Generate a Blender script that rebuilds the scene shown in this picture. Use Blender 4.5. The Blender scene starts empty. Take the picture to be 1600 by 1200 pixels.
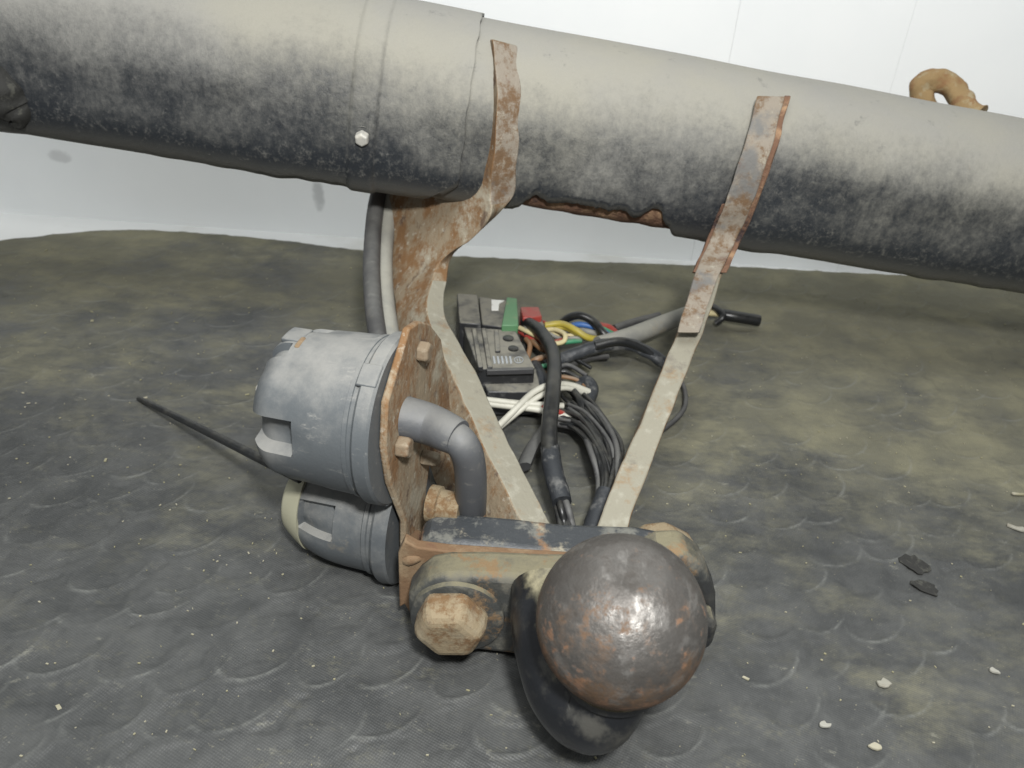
import bpy, bmesh, math, random
import numpy as np
from mathutils import Vector, noise

random.seed(7); rng = np.random.default_rng(7)
sc = bpy.context.scene
COL = sc.collection

# ------------------------------------------------------------------ camera
FPX = 1256.0                                   # focal length in pixels of a 1600 px wide frame
PITCH, ROLL = math.radians(32), math.radians(4)
CAM = Vector((0, 0, 0.25))
FWD = Vector((0, math.cos(PITCH), -math.sin(PITCH)))
R0 = Vector((1, 0, 0)); U0 = Vector((0, math.sin(PITCH), math.cos(PITCH)))
RGT = R0 * math.cos(ROLL) + U0 * math.sin(ROLL)
UPV = -R0 * math.sin(ROLL) + U0 * math.cos(ROLL)
from mathutils import Matrix
cd = bpy.data.cameras.new('camera'); cam = bpy.data.objects.new('camera', cd); COL.objects.link(cam)
cam.matrix_world = Matrix(((RGT.x, UPV.x, -FWD.x, CAM.x), (RGT.y, UPV.y, -FWD.y, CAM.y), (RGT.z, UPV.z, -FWD.z, CAM.z), (0, 0, 0, 1)))
cd.sensor_width = 36; cd.lens = 36 * FPX / 1600; cd.clip_start = 0.005; cd.clip_end = 50
cd.dof.use_dof = True; cd.dof.focus_distance = 0.31; cd.dof.aperture_fstop = 20.0
sc.camera = cam

# ------------------------------------------------------------------ light
w = bpy.data.worlds.new('World'); sc.world = w; w.use_nodes = True
bg = w.node_tree.nodes['Background']; bg.inputs[0].default_value = (0.98, 1.0, 1.0, 1); bg.inputs[1].default_value = 0.27
def area(name, loc, target, size, power, col):
    l = bpy.data.lights.new(name, 'AREA'); l.shape = 'DISK'; l.size = size; l.energy = power; l.color = col
    o = bpy.data.objects.new(name, l); COL.objects.link(o); o.location = loc
    o.rotation_euler = (Vector(target) - Vector(loc)).to_track_quat('-Z', 'Y').to_euler(); return o
area('flash_lamp', (0.035, -0.04, 0.395), (0.02, 0.42, 0.11), 0.040, 3.2, (1.0, 0.99, 0.97))
area('overhead_fill', (-0.1, -0.35, 1.65), (0, .45, 0.05), 0.9, 19, (0.98, 1.0, 1.0))  # unseen fill light added to brighten the wall and upward faces
sc.view_settings.view_transform = 'Standard'; sc.view_settings.look = 'None'
sc.view_settings.exposure = 0.0; sc.view_settings.gamma = 1.0

# ------------------------------------------------------------------ geometry helpers
def ray(x, y): return FWD + RGT * ((x - 800) / FPX) + UPV * ((600 - y) / FPX)
def P(x, y, d): return CAM + ray(x, y) * d
def G(x, y, z=0.0):
    v = ray(x, y); return CAM + v * ((z - CAM.z) / v.z)
def atY(x, y, Y):
    v = ray(x, y); return CAM + v * ((Y - CAM.y) / v.y)
def onplane(x, y, p0, n):
    v = ray(x, y); return CAM + v * ((p0 - CAM).dot(n) / v.dot(n))

def mesh_obj(name, verts, faces, mat, parent=None, smooth=True, bevel=0, seg=2, sub=0, angle=40):
    me = bpy.data.meshes.new(name); me.from_pydata([tuple(v) for v in verts], [], faces); me.validate()
    bm = bmesh.new(); bm.from_mesh(me); bmesh.ops.recalc_face_normals(bm, faces=bm.faces); bm.to_mesh(me); bm.free()
    return finish(name, me, mat, parent, smooth, bevel, seg, sub, angle)
def finish(name, me, mat, parent=None, smooth=True, bevel=0, seg=2, sub=0, angle=40):
    o = bpy.data.objects.new(name, me); COL.objects.link(o)
    for m in (mat if isinstance(mat, (list, tuple)) else [mat]): me.materials.append(m)
    if smooth:
        me.polygons.foreach_set('use_smooth', [True] * len(me.polygons))
        if angle < 180: me.set_sharp_from_angle(angle=math.radians(angle))
    if bevel:
        b = o.modifiers.new('bevel', 'BEVEL'); b.width = bevel; b.segments = seg; b.limit_method = 'ANGLE'; b.angle_limit = math.radians(35)
    if sub:
        s = o.modifiers.new('sub', 'SUBSURF'); s.levels = sub; s.render_levels = sub
    if parent: set_parent(o, parent)
    return o
def set_parent(o, p):
    o.parent = p
    # every mesh is built in world coordinates; only thing-roots (Empties) carry a location
    r = p
    while r.parent: r = r.parent
    if p is r: o.matrix_parent_inverse = Matrix.Translation(-r.location)
def thing(name, label, cat, loc, group=None):
    o = bpy.data.objects.new(name, None); COL.objects.link(o); o.location = loc; o.empty_display_size = 0.02
    o['label'] = label; o['category'] = cat
    if group: o['group'] = group
    return o
def tag(o, label, cat, group=None):
    o['label'] = label; o['category'] = cat
    if group: o['group'] = group
    return o

def catmull(pts, n=8):
    pts = [Vector(p) for p in pts]
    if len(pts) < 3: return [pts[0].lerp(pts[-1], i / n) for i in range(n + 1)]
    ext = [pts[0] * 2 - pts[1]] + pts + [pts[-1] * 2 - pts[-2]]
    out = []
    for i in range(1, len(ext) - 2):
        a, b, c, d = ext[i - 1:i + 3]
        for k in range(n):
            t = k / n
            out.append(0.5 * ((2 * b) + (c - a) * t + (2 * a - 5 * b + 4 * c - d) * t * t + (3 * b - a - 3 * c + d) * t ** 3))
    out.append(pts[-1]); return out
def frames(path):
    tan = []
    for i in range(len(path)):
        tan.append((path[min(i + 1, len(path) - 1)] - path[max(i - 1, 0)]).normalized())
    n = tan[0].orthogonal().normalized(); out = []
    for t in tan:
        n = (n - t * n.dot(t)).normalized(); out.append((t, n, t.cross(n)))
    return out
def tube(name, pts, r, mat, parent=None, n=8, sides=12, flat=1.0, wob=0.0, freq=120, cap=True):
    """r: one radius or one per control point"""
    path = catmull(pts, n); fr = frames(path); m = len(path)
    rs = [r] * m if not isinstance(r, (list, tuple)) else [np.interp(i / (m - 1) * (len(r) - 1), range(len(r)), r) for i in range(m)]
    V, Fc = [], []
    for i, (p, (t, a, b)) in enumerate(zip(path, fr)):
        for k in range(sides):
            th = 2 * math.pi * k / sides
            v = p + (a * math.cos(th) + b * (math.sin(th) * flat)) * rs[i]
            if wob: v += (v - p).normalized() * wob * noise.noise(v * freq)
            V.append(v)
    for i in range(m - 1):
        for k in range(sides):
            Fc.append((i * sides + k, i * sides + (k + 1) % sides, (i + 1) * sides + (k + 1) % sides, (i + 1) * sides + k))
    if cap: Fc.append(tuple(range(sides))[::-1]); Fc.append(tuple((m - 1) * sides + k for k in range(sides)))
    return mesh_obj(name, V, Fc, mat, parent, angle=60)
def lathe(name, c, axis, prof, mat, parent=None, sides=48, rfun=None, sub=0, angle=35, ref=None, smooth=True, bevel=0):
    """prof: (s, r) along axis from c"""
    ax = Vector(axis).normalized()
    a = (Vector(ref) - ax * Vector(ref).dot(ax)).normalized() if ref else ax.orthogonal().normalized()
    b = ax.cross(a); V, Fc = [], []
    for (s, r) in prof:
        for k in range(sides):
            th = 2 * math.pi * k / sides
            rr = rfun(s, th, r) if rfun else r
            V.append(Vector(c) + ax * s + (a * math.cos(th) + b * math.sin(th)) * rr)
    m = len(prof)
    for i in range(m - 1):
        for k in range(sides):
            Fc.append((i * sides + k, i * sides + (k + 1) % sides, (i + 1) * sides + (k + 1) % sides, (i + 1) * sides + k))
    Fc.append(tuple(range(sides))[::-1]); Fc.append(tuple((m - 1) * sides + k for k in range(sides)))
    return mesh_obj(name, V, Fc, mat, parent, sub=sub, angle=angle, smooth=smooth, bevel=bevel)
def hexbolt(name, c, axis, r, h, mat, parent, ref=(0, 0, 1), cham=0.16):
    return lathe(name, c, axis, [(0, r), (h * .74, r), (h, r * (1 - cham))], mat, parent, sides=6, ref=ref, smooth=False, bevel=r * .16)
def prism(name, outline, vec, mat, parent=None, bevel=0.001, seg=2, mats=None):
    n = len(outline); v = Vector(vec)
    V = [Vector(p) for p in outline] + [Vector(p) + v for p in outline]
    Fc = [tuple(range(n))[::-1], tuple(range(n, 2 * n))] + [(i, (i + 1) % n, (i + 1) % n + n, i + n) for i in range(n)]
    return mesh_obj(name, V, Fc, mat, parent, bevel=bevel, seg=seg, angle=30)
def strip(name, A, B, T, mats, parent, bevel=0.0008, n=6, rough=0.0, dull=None):
    """plate: front-edge polyline A, rear-edge polyline B, thickness vectors T; material 0 faces, 1 front edge"""
    A = catmull(A, n); B = catmull(B, n); T = catmull(T, n); nw = 7
    V, Fc, mi = [], [], []
    L = nw + 1
    for a, b, t in zip(A, B, T):
        for side in (0, 1):
            for k in range(L):
                p = a.lerp(b, k / nw) + t * side
                if rough: p += Vector((noise.noise(p * 90), noise.noise(p * 90 + Vector((9, 0, 0))), noise.noise(p * 90 + Vector((0, 7, 0))))) * rough
                V.append(p)
    S = 2 * L
    for i in range(len(A) - 1):
        o, q = i * S, (i + 1) * S
        for k in range(nw):
            Fc.append((o + k, o + k + 1, q + k + 1, q + k)); mi.append(0)
            Fc.append((o + L + k, q + L + k, q + L + k + 1, o + L + k + 1)); mi.append(0)
        Fc.append((o, q, q + L, o + L)); mi.append(1 if not dull or i / n >= dull[1] else (2 if i / n < dull[0] else 0))
        Fc.append((o + nw, o + L + nw, q + L + nw, q + nw)); mi.append(0)
    for o in (0, (len(A) - 1) * S):
        for k in range(nw): Fc.append((o + k, o + L + k, o + L + k + 1, o + k + 1)); mi.append(1)
    ob = mesh_obj(name, V, Fc, mats, parent, bevel=bevel, angle=40)
    ob.data.polygons.foreach_set('material_index', mi[:len(ob.data.polygons)])
    return ob

# ------------------------------------------------------------------ materials
def lin(c): return tuple((x / 255 / 12.92 if x / 255 <= .04045 else ((x / 255 + .055) / 1.055) ** 2.4) for x in c) + (1,)
class NT:
    def __init__(s, name):
        s.m = bpy.data.materials.new(name); s.m.use_nodes = True; s.t = s.m.node_tree; s.n = s.t.nodes
        s.b = s.n['Principled BSDF']; s.tc = s.n.new('ShaderNodeTexCoord'); s.geo = s.n.new('ShaderNodeNewGeometry')
    def link(s, a, b): s.t.links.new(a, b)
    def mapping(s, scale=(1, 1, 1), loc=(0, 0, 0), rot=(0, 0, 0), src=None):
        m = s.n.new('ShaderNodeMapping'); s.link(src or s.tc.outputs['Object'], m.inputs[0])
        m.inputs['Scale'].default_value = scale; m.inputs['Location'].default_value = loc; m.inputs['Rotation'].default_value = rot; return m.outputs[0]
    def noise(s, scale, detail=6, rough=.6, vec=None, dist=0.0):
        q = s.n.new('ShaderNodeTexNoise'); q.inputs['Scale'].default_value = scale; q.inputs['Detail'].default_value = detail
        q.inputs['Roughness'].default_value = rough; q.inputs['Distortion'].default_value = dist
        s.link(vec or s.tc.outputs['Object'], q.inputs['Vector']); return q.outputs['Fac']
    def math(s, op, a, b=None, c=None, clamp=False):
        q = s.n.new('ShaderNodeMath'); q.operation = op; q.use_clamp = clamp
        for i, v in enumerate((a, b, c)):
            if v is None: continue
            if isinstance(v, (int, float)): q.inputs[i].default_value = v
            else: s.link(v, q.inputs[i])
        return q.outputs[0]
    def ramp(s, v, lo, hi):
        q = s.n.new('ShaderNodeMapRange'); q.interpolation_type = 'SMOOTHSTEP'; s.link(v, q.inputs[0])
        q.inputs[1].default_value = lo; q.inputs[2].default_value = hi; return q.outputs[0]
    def mix(s, f, a, b):
        q = s.n.new('ShaderNodeMix'); q.data_type = 'RGBA'
        if isinstance(f, (int, float)): q.inputs[0].default_value = f
        else: s.link(f, q.inputs[0])
        for i, v in ((6, a), (7, b)):
            if isinstance(v, tuple): q.inputs[i].default_value = v
            else: s.link(v, q.inputs[i])
        return q.outputs[2]
    def bump(s, h, strength=.5, dist=.001):
        q = s.n.new('ShaderNodeBump'); q.inputs['Strength'].default_value = strength; q.inputs['Distance'].default_value = dist
        s.link(h, q.inputs['Height']); s.link(q.outputs[0], s.b.inputs['Normal']); return q
    def nz(s):
        q = s.n.new('ShaderNodeSeparateXYZ'); s.link(s.geo.outputs['Normal'], q.inputs[0]); return q.outputs['Z']

def layered(name, base, rough=.6, metal=0.0, layers=(), bump=(300, .4, .0006), spec=.5):
    """layers: dict(c, scale, lo, hi, up=weight of upward normal, stretch, off, r, m)"""
    t = NT(name); col = base if len(base) == 4 else base + (1,); rv = None; mv = None
    for i, L in enumerate(layers):
        vec = t.mapping(scale=L.get('stretch', (1, 1, 1)), loc=L.get('off', (i * 3.1, i * 1.7, 0)), rot=L.get('rot', (0, 0, 0)))
        v = t.noise(L['scale'], L.get('detail', 7), L.get('rough', .62), vec, L.get('dist', 0))
        if L.get('up'): v = t.math('ADD', v, t.math('MULTIPLY', t.nz(), L['up']))
        f = t.ramp(v, L['lo'], L['hi'])
        if L.get('amt', 1) != 1: f = t.math('MULTIPLY', f, L['amt'])
        col = t.mix(f, col, L['c'] if len(L['c']) == 4 else L['c'] + (1,))
        if rv is None: rv = rough
        q = t.n.new('ShaderNodeMix'); t.link(f, q.inputs[0])
        if isinstance(rv, float): q.inputs[2].default_value = rv
        else: t.link(rv, q.inputs[2])
        q.inputs[3].default_value = L.get('r', .9); rv = q.outputs[0]
        if metal:
            q = t.n.new('ShaderNodeMix'); t.link(f, q.inputs[0])
            if mv is None: q.inputs[2].default_value = metal
            else: t.link(mv, q.inputs[2])
            q.inputs[3].default_value = L.get('m', 0.0); mv = q.outputs[0]
    if isinstance(col, tuple): t.b.inputs['Base Color'].default_value = col
    else: t.link(col, t.b.inputs['Base Color'])
    if rv is None: t.b.inputs['Roughness'].default_value = rough
    else: t.link(rv, t.b.inputs['Roughness'])
    if mv is None: t.b.inputs['Metallic'].default_value = metal
    else: t.link(mv, t.b.inputs['Metallic'])
    t.b.inputs['Specular IOR Level'].default_value = spec
    if bump: t.bump(t.noise(bump[0], 5, .65), bump[1], bump[2])
    return t.m

DUST = (.40, .385, .30); RUST = (.27, .125, .055); RUSTD = (.10, .05, .03); PALE = (.46, .43, .34)
M = {}
# beam coating: black coat, dust settled on everything that faces up, patchy lower down
t = NT('dusty_black_coating')
big = t.noise(8, 7, .6, t.mapping(loc=(1.3, 0, 0)), .3); mid = t.noise(70, 8, .75, t.mapping(scale=(1.3, 1, .75))); fine = t.noise(300, 7, .8, t.mapping(scale=(.9, 1, .8))); spk = t.noise(700, 4, .7)
v = t.math('ADD', t.math('MULTIPLY', t.nz(), 1.25), t.math('MULTIPLY', t.math('SUBTRACT', big, .5), 1.7))
v = t.math('ADD', v, t.math('MULTIPLY', t.math('SUBTRACT', mid, .5), .75))
v = t.math('ADD', v, t.math('MULTIPLY', t.math('SUBTRACT', fine, .5), 1.0))
d1 = t.ramp(v, -.38, .92)
d2 = t.math('MULTIPLY', t.ramp(t.math('MULTIPLY', t.nz(), -1), .25, .75), .32)
d3 = t.math('MULTIPLY', t.ramp(t.math('ADD', fine, t.math('MULTIPLY', spk, .5)), .72, 1.02), .38)
f = t.math('MAXIMUM', t.math('MAXIMUM', d1, d2), d3)
f = t.math('MULTIPLY', f, t.math('SUBTRACT', 1.0, t.math('MULTIPLY', t.ramp(t.noise(85, 6, .75, t.mapping(loc=(9, 2, 1))), .60, .72), .35)))
dcol = t.mix(t.ramp(t.noise(9, 5, .6), .35, .65), (.245, .240, .218, 1), (.270, .260, .218, 1))
col = t.mix(f, (.020, .023, .027, 1), dcol)
col = t.mix(t.math('MULTIPLY', t.ramp(t.noise(34, 6, .7, t.mapping(loc=(4, 2, 0))), .68, .76), .25), col, (.30, .20, .11, 1))
t.link(col, t.b.inputs['Base Color'])
q = t.n.new('ShaderNodeMapRange'); t.link(f, q.inputs[0]); q.inputs[3].default_value = .30; q.inputs[4].default_value = .95; t.link(q.outputs[0], t.b.inputs['Roughness'])
t.bump(t.math('ADD', fine, t.math('MULTIPLY', spk, .5)), .6, .0007); M['coat'] = t.m

M['rust_face'] = layered('rusty_dusty_steel', (.225, .178, .118), .85, 0, [
    dict(c=(.165, .088, .036), scale=55, lo=.43, hi=.58, stretch=(1, 1, .55), rough=.78),
    dict(c=(.075, .045, .03), scale=110, lo=.56, hi=.66, stretch=(1, 1, .6), amt=.85),
    dict(c=(.31, .285, .22), scale=36, lo=.54, hi=.66, amt=.8, rough=.72),
    dict(c=(.42, .40, .33), scale=260, lo=.58, hi=.70, amt=.5)], bump=(220, .7, .0009))
M['rust_edge'] = layered('dusty_cut_edge', (.225, .212, .165), .85, 0, [
    dict(c=(.21, .145, .08), scale=60, lo=.52, hi=.66, amt=.8, rough=.72),
    dict(c=(.15, .135, .11), scale=70, lo=.55, hi=.68, amt=.75, rough=.72),
    dict(c=(.32, .31, .255), scale=160, lo=.52, hi=.72, amt=.6)], bump=(260, .6, .0007))
M['rust_strap'] = layered('rusty_strap_steel', (.225, .195, .155), .8, 0, [
    dict(c=(.130, .078, .040), scale=55, lo=.46, hi=.60, rough=.78),
    dict(c=(.34, .32, .26), scale=150, lo=.55, hi=.68, amt=.6, rough=.75),
    dict(c=(.135, .135, .130), scale=26, lo=.52, hi=.62, amt=.9, off=(2, 7, 1)),
    dict(c=(.11, .06, .04), scale=80, lo=.58, hi=.72, amt=.8)], bump=(260, .7, .0009))
M['rust_brown'] = layered('brown_rusty_bracket', (.140, .083, .043), .85, 0, [
    dict(c=(.22, .165, .10), scale=50, lo=.48, hi=.66), dict(c=(.12, .06, .035), scale=90, lo=.58, hi=.7)], bump=(300, .6, .0007))
M['rust_dark'] = layered('dark_rusty_core', (.14, .075, .045), .9, 0, [
    dict(c=(.30, .19, .11), scale=90, lo=.50, hi=.68), dict(c=(.03, .02, .02), scale=60, lo=.54, hi=.66)], bump=(180, 1.0, .0018))
M['bolt_rust'] = layered('sandy_rusted_bolt', (.215, .170, .105), .85, 0, [
    dict(c=(.135, .078, .034), scale=110, lo=.46, hi=.60, rough=.78), dict(c=(.25, .215, .15), scale=70, lo=.52, hi=.66, amt=.7), dict(c=(.10, .065, .04), scale=240, lo=.58, hi=.68, amt=.7)], bump=(420, .6, .0006))
M['bolt_small'] = layered('pinkish_rusted_bolt', (.17, .13, .085), .8, 0, [
    dict(c=(.14, .08, .04), scale=160, lo=.5, hi=.66), dict(c=(.46, .42, .33), scale=90, lo=.5, hi=.7, amt=.7)], bump=(420, .6, .0005))
M['ball'] = layered('worn_ball_steel', (.150, .142, .132), .38, .75, [
    dict(c=(.062, .056, .050), scale=34, lo=.40, hi=.60, r=.6, m=.45, amt=.85, rough=.7),
    dict(c=(.26, .25, .235), scale=130, lo=.52, hi=.66, r=.42, m=.7, amt=.6, stretch=(1, .5, 1)),
    dict(c=(.085, .050, .026), scale=40, lo=.42, hi=.60, r=.75, up=-.17, detail=9, rough=.75),
    dict(c=(.16, .085, .045), scale=230, lo=.52, hi=.64, r=.85, up=-.13, amt=.8),
    dict(c=(.11, .062, .032), scale=55, lo=.55, hi=.64, r=.85, amt=.85, off=(2, 2, 8), rough=.78),
    dict(c=(.035, .030, .025), scale=120, lo=.54, hi=.66, r=.7, amt=.8, off=(5, 1, 3))], bump=(420, .6, .0006))
M['black_paint'] = layered('worn_black_paint', (.010, .011, .013), .28, 0, [
    dict(c=(.045, .044, .038), scale=70, lo=.50, hi=.68, r=.7),
    dict(c=(.30, .27, .17), scale=60, lo=1.02, hi=1.30, up=.72),
    dict(c=(.16, .10, .05), scale=48, lo=.70, hi=.76)], bump=(240, .35, .0005))
M['flange_paint'] = layered('dusty_olive_black_paint', (.040, .042, .040), .45, 0, [
    dict(c=(.11, .105, .085), scale=80, lo=.47, hi=.65),
    dict(c=(.150, .135, .085), scale=80, lo=.74, hi=1.22, up=.62, rough=.8),
    dict(c=(.17, .105, .05), scale=60, lo=.52, hi=.62, amt=.8, rough=.75), dict(c=(.02, .021, .022), scale=34, lo=.56, hi=.64, amt=.8, r=.4, off=(6, 3, 2))], bump=(240, .6, .0008))
M['block_paint'] = layered('slate_black_block_paint', (.035, .039, .043), .5, 0, [
    dict(c=(.13, .13, .115), scale=90, lo=.48, hi=.62, rough=.75), dict(c=(.26, .235, .175), scale=32, lo=.54, hi=.64, rough=.72), dict(c=(.20, .115, .06), scale=46, lo=.58, hi=.66)], bump=(240, .6, .0008))
def plastic(name, base, dust, amt=.55):
    return layered(name, base, .5, 0, [
        dict(c=dust, scale=40, lo=.55, hi=1.05, up=.42, amt=amt, rough=.72),
        dict(c=dust, scale=14, lo=.50, hi=.68, amt=.4, off=(3, 9, 2)),
        dict(c=dust, scale=190, lo=.58, hi=.70, amt=.55, stretch=(.35, 1, 1), rough=.75),
        dict(c=(dust[0] * .9, dust[1] * .78, dust[2] * .62), scale=30, lo=.60, hi=.72, amt=.5, off=(1, 4, 6), rough=.75),
        dict(c=(base[0] * .6, base[1] * .6, base[2] * .62), scale=22, lo=.55, hi=.7, amt=.5, r=.5)], bump=(420, .3, .0004))
M['grey_plastic'] = plastic('blue_grey_plastic', (.080, .089, .095), (.25, .245, .225), .75)
M['flash_lit_plastic'] = layered('flash_lit_plastic', (.36, .35, .255), .5, 0, [dict(c=(.35, .34, .25), scale=60, lo=.5, hi=.7)], bump=None)  # pale colour stands in for flash light on the lower socket's end
M['boot'] = plastic('grey_rubber_boot', (.075, .079, .085), (.20, .195, .175), .5)
M['hose_grey'] = plastic('dusty_grey_hose', (.20, .20, .185), (.36, .35, .29), .6)
M['hose_dark'] = plastic('dark_grey_hose', (.045, .045, .047), (.17, .17, .155), .5)
M['box_plastic'] = layered('dusty_black_connector_plastic', (.022, .023, .025), .4, 0, [
    dict(c=(.21, .20, .165), scale=70, lo=.62, hi=.92, up=.36), dict(c=(.12, .12, .115), scale=150, lo=.52, hi=.7, amt=.7)], bump=(300, .2, .0003))
def wire(name, c, rough=.45, dust=.75):
    return layered(name, c, rough, 0, [dict(c=(.22, .21, .17), scale=110, lo=.55, hi=1.1, up=.25, amt=dust)], bump=(400, .15, .0003))
M['w_black'] = wire('black_wire', (.012, .013, .014), .33, .28); M['w_white'] = wire('white_wire', (.50, .49, .42), .5, .7)
M['w_yellow'] = wire('yellow_wire', (.42, .34, .05)); M['w_cream'] = wire('cream_wire', (.62, .54, .30)); M['w_blue'] = wire('blue_wire', (.05, .14, .38))
M['w_red'] = wire('red_wire', (.33, .045, .035)); M['w_green'] = wire('green_wire', (.05, .25, .13)); M['w_brown'] = wire('brown_wire', (.22, .12, .06))
M['tape'] = layered('black_tape', (.026, .029, .033), .42, 0, [dict(c=(.12, .12, .115), scale=140, lo=.5, hi=.7)], bump=(260, .5, .0008))
M['green'] = layered('green_clip_plastic', (.09, .21, .10), .5, 0, [dict(c=(.22, .26, .16), scale=120, lo=.5, hi=.7)], bump=None)
M['white'] = layered('white_label', (.72, .72, .68), .6, 0, [dict(c=(.4, .39, .33), scale=150, lo=.55, hi=.7)], bump=None)
M['print'] = layered('pale_grey_print', (.33, .35, .36), .6, 0, (), bump=None)
M['zinc'] = layered('dull_zinc', (.46, .45, .41), .55, .3, [dict(c=(.5, .47, .4), scale=150, lo=.5, hi=.7)], bump=None)
M['eye_rust'] = layered('ochre_rusted_eye', (.245, .165, .075), .9, 0, [dict(c=(.21, .115, .05), scale=90, lo=.48, hi=.62), dict(c=(.29, .235, .14), scale=140, lo=.52, hi=.66)], bump=(260, .9, .001))
M['straw'] = layered('straw_flakes', (.23, .215, .13), .8, 0, [dict(c=(.32, .30, .23), scale=30, lo=.45, hi=.6)], bump=None)
M['chip'] = layered('pale_flake', (.27, .262, .22), .8, 0, [dict(c=(.22, .20, .16), scale=160, lo=.5, hi=.65)], bump=(300, .5, .0006))
M['chip2'] = layered('white_flake', (.32, .315, .275), .8, 0, [dict(c=(.3, .29, .25), scale=200, lo=.5, hi=.65)], bump=None)
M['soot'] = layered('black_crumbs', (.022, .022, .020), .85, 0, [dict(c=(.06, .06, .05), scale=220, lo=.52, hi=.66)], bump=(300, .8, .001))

# wall: bright painted board with a few scuffs
t = NT('white_painted_board')
col = t.mix(t.ramp(t.noise(5, 5, .6), .35, .7), (.83, .85, .85, 1), (.87, .885, .88, 1))
for (x, z, sx, sz, c, a) in [(-.169, .022, .006, .016, (.33, .34, .34), .55), (-.377, .040, .011, .006, (.45, .45, .45), .5),
                             (-.314, .078, .010, .004, (.75, .20, .08), .75), (-.330, .071, .012, .005, (.60, .42, .25), .45),
                             (-.272, .066, .008, .014, (.5, .5, .5), .35), (-.05, .05, .015, .004, (.5, .5, .5), .3)]:
    sep = t.n.new('ShaderNodeSeparateXYZ'); t.link(t.tc.outputs['Object'], sep.inputs[0])
    dx = t.math('DIVIDE', t.math('SUBTRACT', sep.outputs['X'], x), sx); dz = t.math('DIVIDE', t.math('SUBTRACT', sep.outputs['Z'], z), sz)
    d = t.math('ADD', t.math('MULTIPLY', dx, dx), t.math('MULTIPLY', dz, dz)); d = t.math('ADD', d, t.math('MULTIPLY', t.math('SUBTRACT', t.noise(90, 4), .5), 1.6))
    col = t.mix(t.math('MULTIPLY', t.ramp(t.math('MULTIPLY', d, -1), -1.0, -.2), a), col, c + (1,))
t.link(col, t.b.inputs['Base Color']); t.b.inputs['Roughness'].default_value = .6; t.bump(t.noise(140, 3), .08, .0006); M['wall'] = t.m
M['floor'] = layered('pale_grey_floor', (.70, .71, .70), .7, 0, [dict(c=(.58, .58, .55), scale=9, lo=.5, hi=.7)], bump=(60, .1, .001))

# rubber mat: charcoal, olive dust lying in drifts, thicker away from the trodden middle
t = NT('dusty_rubber_mat')
sep = t.n.new('ShaderNodeSeparateXYZ'); t.link(t.tc.outputs['Object'], sep.inputs[0])
yy = t.math('MULTIPLY', t.math('SUBTRACT', sep.outputs['Y'], .30), 2.1)
big = t.noise(9, 7, .62, t.mapping(loc=(.35, .2, 0), scale=(1, 1.15, 1)), .5); mid = t.noise(60, 9, .8, t.mapping(scale=(.6, 1.2, 1), rot=(0, 0, .35))); fine = t.noise(420, 5, .7)
v = t.math('ADD', yy, t.math('MULTIPLY', t.math('SUBTRACT', big, .5), 1.9))
v = t.math('ADD', v, t.math('MULTIPLY', t.math('SUBTRACT', mid, .5), 1.3))
v = t.math('ADD', v, t.math('MULTIPLY', sep.outputs['X'], .5))
d = t.math('MULTIPLY', t.ramp(v, -.20, .60), .95)
d = t.math('MAXIMUM', d, t.math('MULTIPLY', t.ramp(t.math('ADD', mid, t.math('MULTIPLY', fine, .35)), .70, .98), .55))
base = t.mix(t.ramp(t.noise(24, 8, .75, t.mapping(loc=(2, 5, 0))), .36, .64), (.040, .042, .042, 1), (.070, .072, .070, 1))
dust = t.mix(t.ramp(t.noise(22, 5, .6, t.mapping(loc=(7, 1, 0))), .4, .65), (.135, .130, .092, 1), (.190, .180, .118, 1))
col = t.mix(d, base, dust)
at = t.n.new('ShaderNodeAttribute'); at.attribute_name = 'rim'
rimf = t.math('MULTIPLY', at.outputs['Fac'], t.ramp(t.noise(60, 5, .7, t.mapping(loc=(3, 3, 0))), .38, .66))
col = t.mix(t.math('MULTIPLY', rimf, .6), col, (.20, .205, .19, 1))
col = t.mix(t.math('MULTIPLY', t.ramp(t.noise(130, 6, .75, t.mapping(loc=(8, 3, 0), scale=(.6, 1, 1), rot=(0, 0, .5))), .60, .74), .5), col, (.24, .235, .19, 1))
col = t.mix(t.math('MULTIPLY', t.ramp(t.noise(75, 6, .7, t.mapping(loc=(1, 6, 0), scale=(.6, 1.3, 1))), .62, .74), .35), col, (.055, .056, .055, 1))
col = t.mix(t.math('MULTIPLY', t.ramp(t.noise(700, 2, .5), .68, .78), .35), col, (.26, .245, .18, 1))
t.link(col, t.b.inputs['Base Color'])
q = t.n.new('ShaderNodeMapRange'); t.link(d, q.inputs[0]); q.inputs[3].default_value = .52; q.inputs[4].default_value = .92; t.link(q.outputs[0], t.b.inputs['Roughness'])
wv = []
for rz in (.45, .45 + math.pi / 2):
    wq = t.n.new('ShaderNodeTexWave'); wq.inputs['Scale'].default_value = 330; wq.inputs['Distortion'].default_value = .6
    t.link(t.mapping(rot=(0, 0, rz)), wq.inputs['Vector']); wv.append(wq.outputs['Fac'])
t.bump(t.math('ADD', t.math('MULTIPLY', t.math('ADD', wv[0], wv[1]), .35), fine), .35, .0004); M['mat'] = t.m

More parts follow.
